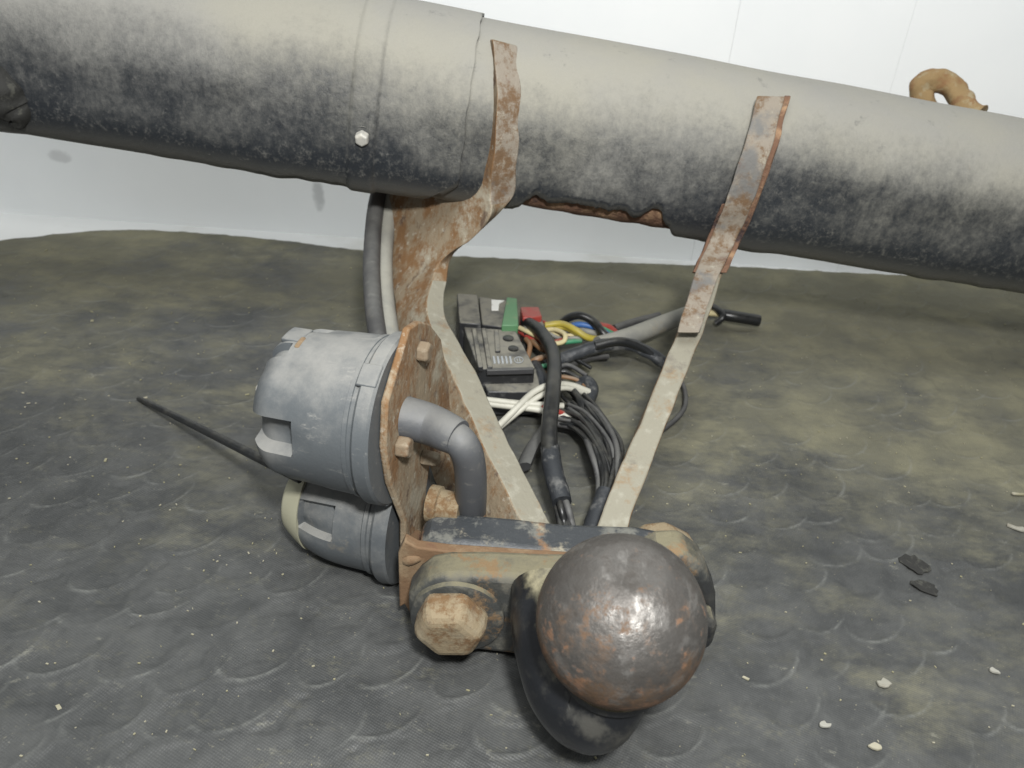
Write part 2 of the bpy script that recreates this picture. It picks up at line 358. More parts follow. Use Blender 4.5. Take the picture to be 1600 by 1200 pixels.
# ------------------------------------------------------------------ setting
WALL_Y = 0.634
XE = [-1.0, -.62, -.50, -.392, -.345, -.314, -.27, -.212, -.106, .095, .316, .415, .7, 1.0]
YE = [.20, .40, .48, .556, .586, .598, .603, .600, .582, .596, .616, .622, .625, .625]
def mat_far(x): return np.interp(x, XE, YE)
def smooth_far(x): return np.mean([mat_far(x + k * .01) for k in range(-3, 4)], axis=0)
Y0 = -.24
xs = np.concatenate([np.linspace(-.62, -.43, 20)[:-1], np.linspace(-.43, .46, 800), np.linspace(.46, .66, 21)[1:]])
vs = np.concatenate([np.linspace(0, .36, 40)[:-1], np.linspace(.36, 1, 480)]); nx, ny = len(xs), len(vs)
X = np.repeat(xs[None, :], ny, 0); YF = smooth_far(xs)[None, :]; Yg = Y0 + vs[:, None] * (YF - Y0)
H = 0.0016 * np.sin(X * 9 + 1) * np.sin(Yg * 11 + .5) + .0005 * np.sin(X * 23 + Yg * 17)
# overlapping oval pads with raised rims
cell = .024
gx = np.arange(-.66, .70, cell); gy = np.arange(-.28, .68, cell * .9)
pads = np.zeros_like(X) - 1; rim = np.zeros_like(X)
order = [(x, y) for x in gx for y in gy]; rng.shuffle(order)
for (cx, cy) in order:
    cx += rng.uniform(-.005, .005); cy += rng.uniform(-.005, .005); ang = .75 + rng.uniform(-.25, .25)
    ra = rng.uniform(.014, .018); rb = ra * rng.uniform(.6, .75); ca, sa = math.cos(ang), math.sin(ang)
    i0, i1 = np.searchsorted(xs, [cx - .027, cx + .027])
    if i1 <= i0: continue
    far = float(smooth_far(np.array([cx]))[0]); j0, j1 = np.searchsorted(vs, [(cy - .029 - Y0) / (far - Y0), (cy + .029 - Y0) / (far - Y0)])
    if j1 <= j0: continue
    dx = X[j0:j1, i0:i1] - cx; dy = Yg[j0:j1, i0:i1] - cy
    u = (dx * ca + dy * sa) / ra; v_ = (-dx * sa + dy * ca) / rb; d = np.sqrt(u * u + v_ * v_)
    hgt = rng.uniform(.3, .75) * np.exp(-((d - .94) / .055) ** 2) * (0.25 + .75 * np.clip(-(v_ * .7 + u * .4) + .3, 0, 1)) - .35 * np.clip(1 - d * d, 0, 1)
    m = d < 1.25
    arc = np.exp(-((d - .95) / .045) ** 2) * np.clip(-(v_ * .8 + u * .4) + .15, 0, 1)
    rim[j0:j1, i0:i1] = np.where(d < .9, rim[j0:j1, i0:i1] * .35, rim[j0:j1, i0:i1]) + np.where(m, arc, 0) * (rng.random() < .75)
    pads[j0:j1, i0:i1] = np.where(m, pads[j0:j1, i0:i1] * .35 + hgt, pads[j0:j1, i0:i1])
H += (pads - pads.mean()) * .0009
edge = np.clip(np.minimum((1 - vs[:, None]) * 80, 1), 0, 1)
H = H - .0025 * (1 - edge) ** 2
V = np.stack([X, Yg, H], -1).reshape(-1, 3)
idx = np.arange(nx * ny).reshape(ny, nx)
Fq = np.stack([idx[:-1, :-1], idx[:-1, 1:], idx[1:, 1:], idx[1:, :-1]], -1).reshape(-1, 4)
ring = np.concatenate([idx[0, :], idx[1:, -1], idx[-1, -2::-1], idx[-2:0:-1, 0]])
low = V[ring].copy(); low[:, 2] = -.0118; base_i = len(V)
Vall = np.concatenate([V, low]); nr = len(ring)
skirt = np.stack([ring, base_i + np.arange(nr), base_i + (np.arange(nr) + 1) % nr, np.roll(ring, -1)], -1)
me = bpy.data.meshes.new('rubber_mat'); me.from_pydata(Vall.tolist(), [], np.concatenate([Fq, skirt]).tolist())
ra_ = me.attributes.new('rim', 'FLOAT', 'POINT'); ra_.data.foreach_set('value', np.concatenate([np.clip(rim, 0, 1).reshape(-1), np.zeros(nr)]).astype(np.float32))
mat_o = finish('floor_mat', me, M['mat'], angle=180); mat_o['kind'] = 'structure'
def mat_h(x, y):
    far = float(smooth_far(np.array([x]))[0]); i = int(np.clip(np.searchsorted(xs, x), 0, nx - 1)); j = int(np.clip(np.searchsorted(vs, (y - Y0) / (far - Y0)), 0, ny - 1)); return float(H[j, i])
fl = mesh_obj('floor', [(-2.5, -1.5, -.012), (2.5, -1.5, -.012), (2.5, WALL_Y + .05, -.012), (-2.5, WALL_Y + .05, -.012)], [(0, 1, 2, 3)], M['floor']); fl['kind'] = 'structure'
wall = mesh_obj('wall', [(x, y, z) for x in (-2.5, 2.5) for y in (WALL_Y + .008, WALL_Y + .06) for z in (-.012, 1.6)],
                [(0, 1, 3, 2), (4, 6, 7, 5), (0, 4, 5, 1), (2, 3, 7, 6), (0, 2, 6, 4), (1, 5, 7, 3)], M['wall'], smooth=False); wall['kind'] = 'structure'
seams = [-2.5, -.52, .143, .266, .9, 2.5]
for a, b in zip(seams[:-1], seams[1:]):
    pn = mesh_obj('panel', [(x, y, z) for x in (a + .00006, b - .00006) for y in (WALL_Y, WALL_Y + .009) for z in (-.03, 1.59)],
             [(0, 1, 3, 2), (4, 6, 7, 5), (0, 4, 5, 1), (2, 3, 7, 6), (0, 2, 6, 4), (1, 5, 7, 3)], M['wall'], smooth=False, bevel=.00015)
    pn.parent = wall

# ------------------------------------------------------------------ tow bar
TB = thing('tow_bar', 'dusty rusty tow bar with thick cross beam and steel tow ball on the mat', 'tow bar', (0.03, .21, 0))
BA, BB = P(0, 38, .40), P(1600, 320, .455)
AX = (BB - BA).normalized()
NF = (Vector((0, -1, 0)) - AX * AX.dot(Vector((0, -1, 0)))).normalized(); NU = AX.cross(NF) * 1
if NU.z < 0: NU = -NU
BL = (BB - BA).length
def sect(ph):
    n = 2.15 if math.sin(ph) > 0 else 4.0
    return (abs(math.cos(ph)) ** n + abs(math.sin(ph)) ** n) ** (-1 / n)
def beam_hit(px, py, r):
    v = ray(px, py).normalized(); tt = max(0.2, (BA - CAM).dot(FWD) - .14)
    best = None
    for i in range(900):
        p = CAM + v * tt; d = p - BA; d -= AX * d.dot(AX); ex = d.length - r * sect(math.atan2(d.dot(NU), d.dot(NF)))
        if best is None or ex < best[0]: best = (ex, p)
        if ex <= 0: break
        tt += .0003
    return best[1]
def beam_t(p): return (p - BA).dot(AX) / BL
RC = .0430
def beam_shell(name, t0, t1, r, lowfun, mat, parent, nt=520, nphi=60, thick=.0016, highdeg=255, sq=.035, wob=.0007, rfun=None, endfun=None):
    Vv, Fc = [], []
    for i in range(nt + 1):
        tt = t0 + (t1 - t0) * i / nt; lo = lowfun(tt); hi = math.radians(highdeg)
        for k in range(nphi + 1):
            ph = lo + (hi - lo) * k / nphi
            te = tt if not endfun else tt + (i / nt) ** 30 * endfun(ph)
            rr = r * sect(ph) + wob * noise.noise(Vector((tt * 9, math.cos(ph) * 2, math.sin(ph) * 2)))
            if k < 7: rr += .0022 * (1 - k / 7) ** 1.5 * max(0, noise.noise(Vector((tt * 23, 4.2, r * 900))) - .05)
            if rfun: rr += rfun(te, ph)
            Vv.append(BA + AX * (te * BL) + (NF * math.cos(ph) + NU * math.sin(ph)) * rr)
    L = nphi + 1
    for i in range(nt):
        for k in range(nphi): Fc.append((i * L + k, i * L + k + 1, (i + 1) * L + k + 1, (i + 1) * L + k))
    ob = mesh_obj(name, Vv, Fc, mat, parent, angle=50)
    s = ob.modifiers.new('thick', 'SOLIDIFY'); s.thickness = thick; s.offset = 0
    return ob
# rusted core pipe
Vv, Fc = [], []; nt, nph = 260, 72
for i in range(nt + 1):
    tt = -.25 + 1.5 * i / nt
    for k in range(nph):
        ph = 2 * math.pi * k / nph; p = BA + AX * (tt * BL) + (NF * math.cos(ph) + NU * math.sin(ph)) * ((RC - .0022) * sect(ph))
        Vv.append(p + (p - BA - AX * (p - BA).dot(AX)).normalized() * (.0009 * noise.noise(p * 90)))
for i in range(nt):
    for k in range(nph): Fc.append((i * nph + k, i * nph + (k + 1) % nph, (i + 1) * nph + (k + 1) % nph, (i + 1) * nph + k))
Fc += [tuple(range(nph))[::-1], tuple(nt * nph + k for k in range(nph))]
core = mesh_obj('cross_beam', Vv, Fc, M['rust_dark'], TB, angle=60)
T735 = beam_t(beam_hit(732, 170, RC)); T800, T1080 = beam_t(beam_hit(805, 250, RC)), beam_t(beam_hit(1085, 300, RC))
def low1(tt):
    b = -53 + 3 * noise.noise(Vector((tt * 14, 3, 0))) + 2 * noise.noise(Vector((tt * 60, 5, 0)))
    if T800 - .02 < tt < T1080 + .005:
        k = (tt - T800) / (T1080 - T800); b += 19 * min(1, max(0, k * 8), max(0, (1.02 - k) * 6)) * (1 + .35 * noise.noise(Vector((tt * 30, 1, 0)))) + 4 * noise.noise(Vector((tt * 75, 1, 2))) + 2 * noise.noise(Vector((tt * 230, 1, 2)))
    return math.radians(b)
beam_shell('beam_coating', T735 - .03, 1.25, RC, low1, M['coat'], core)
def low2(tt):
    b = -54 + 3 * noise.noise(Vector((tt * 20, 8, 0))) + 2.5 * noise.noise(Vector((tt * 70, 2, 0)))
    if tt > .2: b += 5 * math.exp(-((tt - .29) / .06) ** 2)
    if tt > T735 - .05: b += 20 * ((tt - T735 + .05) / .05) ** 2
    return math.radians(b)
T575 = beam_t(beam_hit(573, 140, RC))
def band(tt, ph):
    dd = (tt - T575) * BL
    return .0013 * (1 / (1 + math.exp(min(50, -(.006 - abs(dd)) / .0004)))) + (.0009 * math.exp(-((tt - .22) * BL / .012) ** 2 - ((ph - .1) / .25) ** 2))
beam_shell('sleeve', -.25, T735, RC + .0019, low2, M['coat'], core, rfun=band, wob=.0009, endfun=lambda ph: .004 * noise.noise(Vector((ph * 3, 0, 1))) - (.012 if ph < -.75 else 0))
# small fixing screw on the sleeve
c = beam_hit(567, 212, RC + .003); nrm = (c - BA - AX * (c - BA).dot(AX)).normalized()
lathe('washer', c - nrm * .0005, nrm, [(0, .0052), (.0010, .005)], M['coat'], TB, sides=24)
hexbolt('screw', c + nrm * .0006, nrm, .0036, .0046, M['zinc'], TB)
# dark ragged lump at the beam's near end, and the two side arms that stand on the mat outside the picture
tube('dark_lump', [beam_hit(x, y, RC + .002) for x, y in [(-70, 90), (-35, 112), (-6, 132), (10, 152), (20, 168), (30, 176)]] + [beam_hit(30, 190, RC + .001)],
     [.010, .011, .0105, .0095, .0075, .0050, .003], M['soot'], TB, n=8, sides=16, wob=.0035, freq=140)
for tt in (-.235, 1.235):
    ce = BA + AX * (tt * BL)
    out = [(ce.y - .055, ce.z + .03), (ce.y - .03, ce.z + .055), (ce.y + .03, ce.z + .055), (ce.y + .055, ce.z + .02), (ce.y + .06, -.001), (ce.y - .02, -.001), (ce.y - .055, ce.z - .03)]
    prism('side_arm', [(ce.x - .004, y, z) for y, z in out], (.008, 0, 0), M['coat'], TB, bevel=.001)

# left bracket plate
RP = RC + .0065
hA = lambda pts: [beam_hit(x, y, RP) for x, y in pts]
A1 = hA([(769, 60), (776, 130), (775, 200), (771, 255), (767, 300)])
A1 += [P(766, 338, .402), P(736, 374, .412), P(692, 404, .422), P(676, 438, .418), P(668, 495, .402), P(704, 580, .380), P(748, 680, .357), P(790, 765, .337), P(826, 838, .323), P(848, 885, .316)]
B1 = [P(x, y, d) for x, y, d in [(745, 70, .43), (735, 120, .43), (725, 180, .43), (700, 230, .435), (655, 265, .44),
      (612, 300, .452), (602, 350, .455), (603, 400, .452), (611, 440, .446), (620, 490, .43), (632, 590, .415), (655, 690, .395), (690, 775, .375), (725, 845, .355), (735, 885, .345)]]
D1 = [(b - a) for a, b in zip(A1, B1)]
n = Vector((RGT * .86 + FWD * .50)).normalized(); nb = Vector((RGT * .30 + FWD * .75 + UPV * .45)).normalized()
T1 = [n * .0135] * 5 + [n.lerp(nb, .75) * .0115, nb * .012, n.lerp(nb, .7) * .012] + [n * .0085] + [n * .0105] + [n * .0135] * 5
strip('bracket_plate', A1, B1, T1, [M['rust_face'], M['rust_edge'], M['rust_strap']], TB, rough=.0008, dull=(4.5, 8))
# right bracket plate, seen edge-on
A2p = [(1184, 152), (1160, 240), (1134, 318), (1112, 372)]
A2 = hA(A2p) + [P(1090, 425, .405), P(1066, 500, .390), P(1040, 565, .374), P(1000, 660, .353), P(965, 742, .337), P(930, 832, .322), P(914, 875, .315)]
T2 = [(RGT * .97 + UPV * -.04).normalized() * w_ for w_ in (.0135, .0135, .013, .0125, .0125, .012, .0115, .0120, .0120, .0120, .0120)]
B2 = [a + (a - CAM).normalized() * .05 for a in A2]
strip('bracket_plate', A2, B2, T2, [M['rust_face'], M['rust_edge']], TB, rough=.0008)
S2 = hA([(1183, 150), (1159, 240), (1133, 318), (1110, 374)]) + [P(1087, 426, .402), P(1062, 505, .380), P(1058, 520, .376)]
S2 = [p - (p - CAM).normalized() * .0035 for p in S2]
strip('strap', S2, [p + (p - CAM).normalized() * .006 for p in S2], [RGT * .0132, RGT * .0136, RGT * .0136, RGT * .0132, RGT * .0122, RGT * .0105, RGT * .0102], [M['rust_strap'], M['rust_strap']], TB, bevel=.0008, rough=.0007)
# thin plate edges hugging the right finger
SW = [.0132, .0136, .0136, .0132, .0122]
def side_plate(A, w):
    strip('side_plate', A, [p + (p - CAM).normalized() * .02 for p in A], [RGT * w] * len(A), [M['rust_dark'], M['rust_dark']], TB, bevel=.0004, rough=.0009)
back = lambda p, d: p + (p - CAM).normalized() * d
side_plate([back(S2[i], .0028) + RGT * (SW[i] - .0002) for i in range(5)], .0030)
side_plate([back(S2[i], .0026) - RGT * .0016 for i in (2, 3, 4)], .0020)

# cross block, socket bracket, swan neck flange: three vertical slabs bolted one behind the other
def slab(name, pts, Y, thick, mat, parent, bevel, seg=3):
    return prism(name, [atY(x, y, Y) for x, y in pts], (0, thick, 0), mat, parent, bevel=bevel, seg=seg)
slab('cross_block', [(652, 862), (668, 852), (720, 850), (800, 857), (880, 866), (1000, 870), (1090, 886), (1112, 920), (1105, 1000), (1000, 1010), (700, 975), (655, 930)], .2205, .018, M['block_paint'], TB, .003)
tab = slab('bracket_tab', [(623, 905), (622, 865), (632, 845), (652, 856), (700, 862), (880, 874), (1010, 878), (1020, 960), (820, 1036), (742, 1030), (650, 975), (632, 945), (624, 950)], .2155, .0045, M['rust_brown'], TB, .0009)
neck_fl = slab('neck_flange', [(651, 921), (672, 906), (700, 901), (760, 901), (850, 905), (960, 905), (1030, 868), (1068, 866), (1100, 890), (1120, 935), (1120, 990), (1100, 1028), (1000, 1045), (828, 1028), (740, 1018), (690, 1008), (655, 990), (638, 962), (637, 938)], .2010, .0140, M['flange_paint'], TB, .0028)
slab('lug', [(990, 862), (1008, 846), (1045, 842), (1082, 860), (1106, 896), (1112, 950), (1000, 950)], .2385, .012, M['bolt_rust'], TB, .003)
# raised machined seat and big bolt
seat_c = atY(715, 962, .2010)
lathe('bolt_seat', seat_c + Vector((0, .0005, 0)), (0, -1, 0), [(0, .0172), (.0022, .0168), (.0026, .016)], M['flange_paint'], TB, sides=40)
hexbolt('bolt', atY(708, 956, .1985), (-.06, -1, -.10), .0134, .0120, M['bolt_rust'], TB, ref=(.35, 0, 1), cham=.22)
hexbolt('bolt', atY(1066, 962, .2000), (.05, -1, 0), .0115, .010, M['black_paint'], TB, ref=(0, 0, 1))
hexbolt('nut', atY(722, 826, .2392), (0, 1, 0), .0105, .008, M['rust_brown'], TB)
# rubber swan neck
ballc = P(970, 968, .2365)
neck = tube('swan_neck', [P(872, 930, .280), P(868, 975, .272), P(876, 1035, .264), P(898, 1085, .257), P(924, 1104, .253), P(946, 1086, .250), P(960, 1045, .247)],
     [.0165, .0150, .0140, .0138, .0138, .0130, .0118], M['black_paint'], TB, n=10, sides=28, wob=.0006, freq=60)
upx = (Vector((0.02, -.08, 1))).normalized()
lathe('collar', P(954, 1062, .2485), (ballc - P(954, 1062, .2485)), [(0, .0125), (.0012, .0150), (.0035, .0150), (.0045, .0128)], M['black_paint'], neck, sides=40)
prof = []
for i in range(33):
    a = -math.pi / 2 + .34 + (math.pi - .34 - .36) * i / 32; prof.append((math.sin(a) * .025, math.cos(a) * .025))
prof.append((prof[-1][0] - .00015, prof[-1][1] - .0016)); prof.append((prof[-1][0], .0005))
bl = lathe('tow_ball', ballc, upx, prof, M['ball'], neck, sides=72, angle=45)
bl['label'] = 'worn steel tow ball speckled with rust'

# socket mounting plate
FH = Vector((0, 1, 0))
NM = (Vector((.975, -.22, .04))).normalized()
PM0 = P(648, 650, .305)
om = lambda x, y: onplane(x, y, PM0, NM)
mp = [om(x, y) for x, y in [(640, 513), (656, 502), (672, 506), (690, 530), (702, 600), (704, 650), (672, 724), (666, 770), (670, 850), (634, 856), (634, 815), (611, 756), (603, 700), (606, 630)]]
prism('socket_plate', mp, -NM * .0028, [M['rust_face']], TB, bevel=.0008)
for (x, y, r, h) in [(655, 549, .0043, .0045), (622, 697, .0043, .0050), (660, 714, .0034, .007)]:
    hexbolt('bolt', om(x, y), NM, r, h, M['bolt_small'], TB, ref=(0, .2, 1))
lathe('spacer_nut', P(672, 786, .318), NM, [(0, .0075), (.004, .0075), (.0045, .0064), (.013, .006)], M['bolt_rust'], TB, sides=28)
# fillet from plate into tab
tube('bend', [om(650, 838), (om(640, 858) + atY(634, 868, .217)) * .5, atY(638, 872, .2175), atY(662, 866, .2178)], [.0030, .0030, .0030, .0022], M['rust_brown'], TB, sides=10)
# ochre lug behind the beam
lp = [(1452, 205, .50), (1446, 170, .500), (1440, 140, .498), (1456, 127, .495), (1482, 132, .492), (1498, 152, .488), (1508, 172, .484), (1528, 184, .480)]
tube('tow_eye', [P(*q) for q in lp], [.0068, .0066, .0070, .0074, .0070, .0062, .0080, .0080], M['eye_rust'], TB, n=12, sides=20, wob=.0020, freq=150)

# ------------------------------------------------------------------ trailer sockets
def socket(label, c, ax, rad, length, ref, notches, end, cap=None, fl=1.06):
    T = thing('trailer_socket', label, 'socket', c)
    ns = 144
    def rf(s, th, r):
        u = s / length
        if s < .0072: return r
        k = 0
        for (a0, a1, u0, u1, dep) in notches:
            d = (math.degrees(th) - a0) % 360
            if d < (a1 - a0) and u0 < u < u1: k = max(k, dep)
        fl_ = (.5 - .5 * math.cos(th * 7 + .6)) ** 3 * max(0, min(1, (u - .45) / .3))
        return r * (1 - .055 * fl_) - k
    lathe('socket_flange', c, ax, [(0, rad * (fl - .03)), (.0010, rad * fl), (.0056, rad * fl), (.0066, rad * (fl - .03))], M['grey_plastic'], T, sides=72, ref=ref, angle=30)
    N = 44; pr = [(.006, rad * .985)]
    for i in range(N + 1):
        u = .12 + .88 * i / N; pr.append((length * u, rad * end(u)))
    pr.append((length * 1.002, rad * end(1) * .55)); pr.append((length * 1.004, .0008))
    lathe('socket_body', c, ax, pr, M['grey_plastic'], T, sides=ns, rfun=rf, ref=ref, angle=28)
    # moulded rib lines round the body, and a latch lug
    lathe('rib', c + ax * (length * .17), ax, [(0, rad * .97), (.0006, rad * 1.006), (.0022, rad * 1.006), (.0028, rad * .97)], M['grey_plastic'], T, sides=72, ref=ref)
    if cap: cap(T)
    return T
sax = -NM
def endA(u): return (1.0 - .045 * u) * (1 - .18 * max(0, (u - .82) / .18) ** 2.2)
cA = onplane(629, 656, PM0 - NM * .0030, NM)
SA = socket('upper large blue-grey plastic trailer socket with notched rim on the rusty plate', cA, sax, .0308, .0480, (0, 0, 1),
       [(266, 292, .62, 1.1, .0052), (338, 350, .80, 1.1, .0026), (16, 38, .66, 1.1, .0042), (88, 114, .66, 1.1, .004), (150, 176, .66, 1.1, .004)], endA)
# rust-stained latch tab and rivet near the rim
sb = sax.cross(Vector((0, 0, 1))).normalized(); su = sb.cross(sax).normalized() if sb.cross(sax).z > 0 else -sb.cross(sax).normalized()
def sock_pt(c, s, deg, r): th = math.radians(deg); return c + sax * s + (su * math.cos(th) + sb * math.sin(th)) * r
def pad(name, parent, c, s0, s1, d0, d1, r, h, mat):
    q = []
    for i in range(5):
        dd = d0 + (d1 - d0) * i / 4; q.append(dd)
    Vv = [sock_pt(c, s, dd, rr) for s in (s0, s1) for dd in q for rr in (r, r + h)]
    Fc = []
    for i in range(4):
        a = i * 2; b = a + 2; o = 10
        Fc += [(a + 1, b + 1, b + 1 + o, a + 1 + o), (a, a + o, b + o, b), (a, b, b + 1, a + 1), (a + o, a + 1 + o, b + 1 + o, b + o)]
    Fc += [(0, 1, 11, 10), (8, 18, 19, 9)]
    return mesh_obj(name, Vv, Fc, mat, parent, bevel=.0006, angle=40)
pad('latch_tab', SA, cA, .0360, .0440, 352, 372, .0278, .0024, M['grey_plastic'])
pad('latch_spring', SA, cA, .0352, .0372, 346, 358, .0285, .0018, M['rust_brown'])
pad('flange_lug', SA, cA, .0005, .0080, 322, 338, .0308, .0022, M['grey_plastic'])
pad('flange_lug', SA, cA, .0005, .0080, 200, 214, .0308, .0022, M['grey_plastic'])
rv = sock_pt(cA, .0462, 312, .0238)
lathe('rivet', rv, (rv - (cA + sax * .0462)).normalized() + sax * .6, [(0, .0019), (.0012, .0017), (.0016, .0008)], M['zinc'], SA, sides=14)
def endB(u): return (.99 - .06 * u) * (1 - .42 * max(0, (u - .50) / .50) ** 2.0)
cB = P(640, 812, .334)
def lit_endB(T):
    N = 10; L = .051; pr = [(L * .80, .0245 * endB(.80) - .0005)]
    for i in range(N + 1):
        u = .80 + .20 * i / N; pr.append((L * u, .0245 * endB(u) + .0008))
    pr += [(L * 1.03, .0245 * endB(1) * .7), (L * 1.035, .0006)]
    lathe('flash_lit_end', cB, sax, pr, M['flash_lit_plastic'], T, sides=64, ref=(0, 0, 1), angle=40)  # thin shell over the body's end, flash brightness put into its colour
SB = socket('lower smaller grey trailer socket with its end coloured pale as if flash-lit, close to the mat', cB, sax, .0245, .051, (0, 0, 1),
       [(276, 312, .46, .80, .0036), (20, 58, .46, .80, .0034), (130, 168, .46, .80, .0034)], endB, lit_endB, 1.10)
for dd in (196, 212):
    a = sock_pt(cB, .004 + (dd - 196) * .0001, dd, .026); tube('flange_tooth', [a, a + (a - cB - sax * .004).normalized() * .004 - Vector((.002, 0, 0)), a + (a - cB - sax * .004).normalized() * .0075 - Vector((.005, 0, -.0005))], [.0022, .0018, .0012], M['grey_plastic'], SB, n=4, sides=10)

# cable boot on the upper socket
BT = thing('cable_boot', 'grey rubber cable boot bending down out of the rusty plate', 'cable', om(640, 660))
tube('boot', [om(634, 652) - NM * .003, P(668, 662, .297), P(700, 676, .292), P(716, 684, .290)], [.0082, .0078, .0072, .0067], M['boot'], BT, n=8, sides=24)
tube('hose', [P(706, 680, .2915), P(722, 694, .290), P(733, 722, .296), P(736, 770, .310), P(734, 840, .338)], [.0060, .0060, .0060, .0061, .0062], M['boot'], BT, n=8, sides=22)

# ------------------------------------------------------------------ hoses behind the plate
for lab, pts, r, m in [('dark hose running down behind the beam, outermost of two', [(606, 255, .46), (588, 320, .452), (581, 400, .43), (583, 470, .405), (592, 540, .385)], .0046, 'hose_dark'),
                       ('pale grey hose squeezed between the dark hose and the rusty plate', [(622, 255, .462), (608, 330, .456), (600, 400, .44), (602, 470, .415), (612, 540, .39)], .0048, 'hose_grey')]:
    tag(tube('hose', [P(*q) for q in pts], r, M[m], None, n=8, sides=16), lab, 'hose')

# ------------------------------------------------------------------ connector box on the mat
z0 = .004
def frame_box(name, corners, ztop, zbot, mat, parent, bevel=.0008):
    """corners: top-face pixels clockwise; a right prism down to zbot"""
    top = [G(x, y, ztop) for x, y in corners]
    return prism(name, top, (0, 0, zbot - ztop), mat, parent, bevel=bevel)
CB = thing('connector_box', 'dusty black plastic connector box with green clip beside the wires', 'connector', G(780, 590, 0))
ZT = .026
frame_box('housing', [(724, 510), (806, 516), (836, 574), (748, 576)], ZT, 0, M['box_plastic'], CB)
frame_box('rear_block', [(714, 458), (746, 460), (752, 506), (718, 504)], ZT + .003, .001, M['box_plastic'], CB)
frame_box('rear_block', [(748, 463), (796, 470), (805, 512), (753, 507)], ZT + .0005, .001, M['box_plastic'], CB)
frame_box('skirt', [(747, 577), (838, 575), (846, 612), (762, 612)], ZT - .010, .0005, M['box_plastic'], CB)
for a, b in ((737, 3), (752, 5)):
    frame_box('rib', [(a, 512), (a + 7, 512), (a + 18, 573), (a + 10, 573)], ZT + .0022, ZT - .001, M['box_plastic'], CB, .0005)
frame_box('slot_bar', [(772, 514), (779, 514), (782, 548), (774, 548)], ZT + .0015, ZT - .001, M['box_plastic'], CB, .0005)
frame_box('front_lip', [(760, 575), (833, 573), (834, 577), (761, 579)], ZT + .0010, ZT - .002, M['hose_dark'], CB, .0003)
frame_box('clip', [(792, 464), (808, 466), (810, 508), (784, 508)], ZT + .004, ZT - .002, M['green'], CB, .0006)
frame_box('label_patch', [(768, 468), (788, 469), (780, 474), (779, 484), (768, 484)], ZT + .0012, ZT + .0002, M['white'], CB, .0001)
frame_box('red_plug', [(813, 479), (842, 479), (847, 494), (817, 496)], ZT - .004, .004, M['w_red'], CB, .0008)
frame_box('plug_body', [(814, 497), (846, 495), (852, 512), (820, 514)], ZT - .008, .003, M['box_plastic'], CB, .0008)
for i in range(6):
    x = 763 + i * 6.4
    frame_box('vent_bar', [(x, 556), (x + 3.4, 556), (x + 5.4, 566), (x + 2.0, 566)], ZT + .0010, ZT - .0005, M['print'], CB, .0002)
oc = [G(810.5 + 6.8 * math.cos(a), 562.5 + 4.6 * math.sin(a), ZT + .0006) for a in np.linspace(0, 2 * math.pi, 17)]
tube('oval_mark', oc, .00028, M['print'], CB, n=2, sides=6)
for dx in (-2.2, 1.6):
    tube('mark_stroke', [G(810 + dx, 560, ZT + .0005), G(811 + dx, 565, ZT + .0005)], .00028, M['print'], CB, n=2, sides=6)
for (x, y, r) in [(794, 530, .0032), (802, 546, .003)]:
    lathe('cap_button', G(x, y, ZT - .0002), (0, 0, 1), [(0, r), (.0010, r), (.0013, r * .8)], M['w_black'], CB, sides=20)

# ------------------------------------------------------------------ wires
def gp(pts, r, extra=0):
    out = []
    for q in pts:
        z = q[2] if len(q) > 2 else 0
        out.append(G(q[0], q[1], max(r * 1.0, r + z) + .0008))
    return out
WH = thing('wiring_loom', 'tangled loom of black, white and coloured wires between the two bracket plates', 'wires', G(900, 650, 0))
def W(name, pts, r, m, sides=10, n=8, **k): return tube(name, gp(pts, r), r, M[m], WH, n=n, sides=sides, **k)
W('sheathed_cable', [(822, 503, .012), (846, 520, .017), (865, 556, .022), (864, 610, .026), (858, 670, .024), (860, 716, .020)], .0040, 'w_black', 16)
W('tape_wrap', [(859, 700, .020), (864, 735, .018), (878, 785, .014)], .0046, 'tape', 16, wob=.0004, freq=300)
for i, (dx, c) in enumerate([(-7, 'w_black'), (0, 'w_black'), (7, 'w_black'), (12, 'hose_dark'), (3, 'w_black')]):
    W('black_wire', [(866 + dx * .6, 755, .016), (876 + dx * .9, 792, .014 + (i % 2) * .003), (882 + dx, 820, .012), (888 + dx * 1.2, 860, .010)], .0016, c)
# right-hand bundle
random.seed(3)
for i in range(24):
    k = i / 23; j = lambda a: random.uniform(-a, a)
    e = [(866 + 40 * k + j(6), 660 - 50 * k + j(7), .005 + .006 * random.random()), (905 + 26 * k + j(6), 672 - 34 * k + j(5), .012 + j(.003)), (930 + 36 * k + j(5), 712 - 24 * k, .016 + j(.004)), (938 + 32 * k + j(5), 752 - 4 * k, .016 + j(.004)), (930 + 16 * k, 795, .014), (912 + 14 * k, 850, .010)]
    W('black_wire', e, random.uniform(.0009, .0016), 'w_black' if i % 5 else 'hose_dark')
W('tape_wrap', [(948, 770, .017), (936, 800, .014), (921, 845, .011)], .0046, 'tape', 14, wob=.0005, freq=300)
W('white_wire', [(740, 622, .010), (790, 628, .012), (840, 632, .012), (880, 634, .010)], .0017, 'w_white')
W('white_wire', [(738, 628, .008), (790, 634, .010), (840, 640, .010), (884, 650, .008), (905, 655, .006)], .0018, 'w_white')
W('white_wire', [(772, 672, .004), (800, 645, .010), (832, 614, .016), (862, 601, .018), (892, 602, .014), (920, 612, .008)], .0018, 'w_white')
W('white_wire', [(780, 668, .004), (812, 642, .010), (845, 618, .015), (880, 606, .016), (914, 614, .008)], .0016, 'w_white')
W('red_wire', [(838, 632, .010), (862, 640, .012), (884, 648, .008)], .0016, 'w_red')
W('black_wire', [(862, 604, .012), (888, 606, .012), (904, 622, .012), (910, 650, .010)], .0020, 'w_black')
W('black_wire', [(905, 600, .003), (918, 596, .006), (926, 610, .004), (918, 630, .003)], .0035, 'tape')
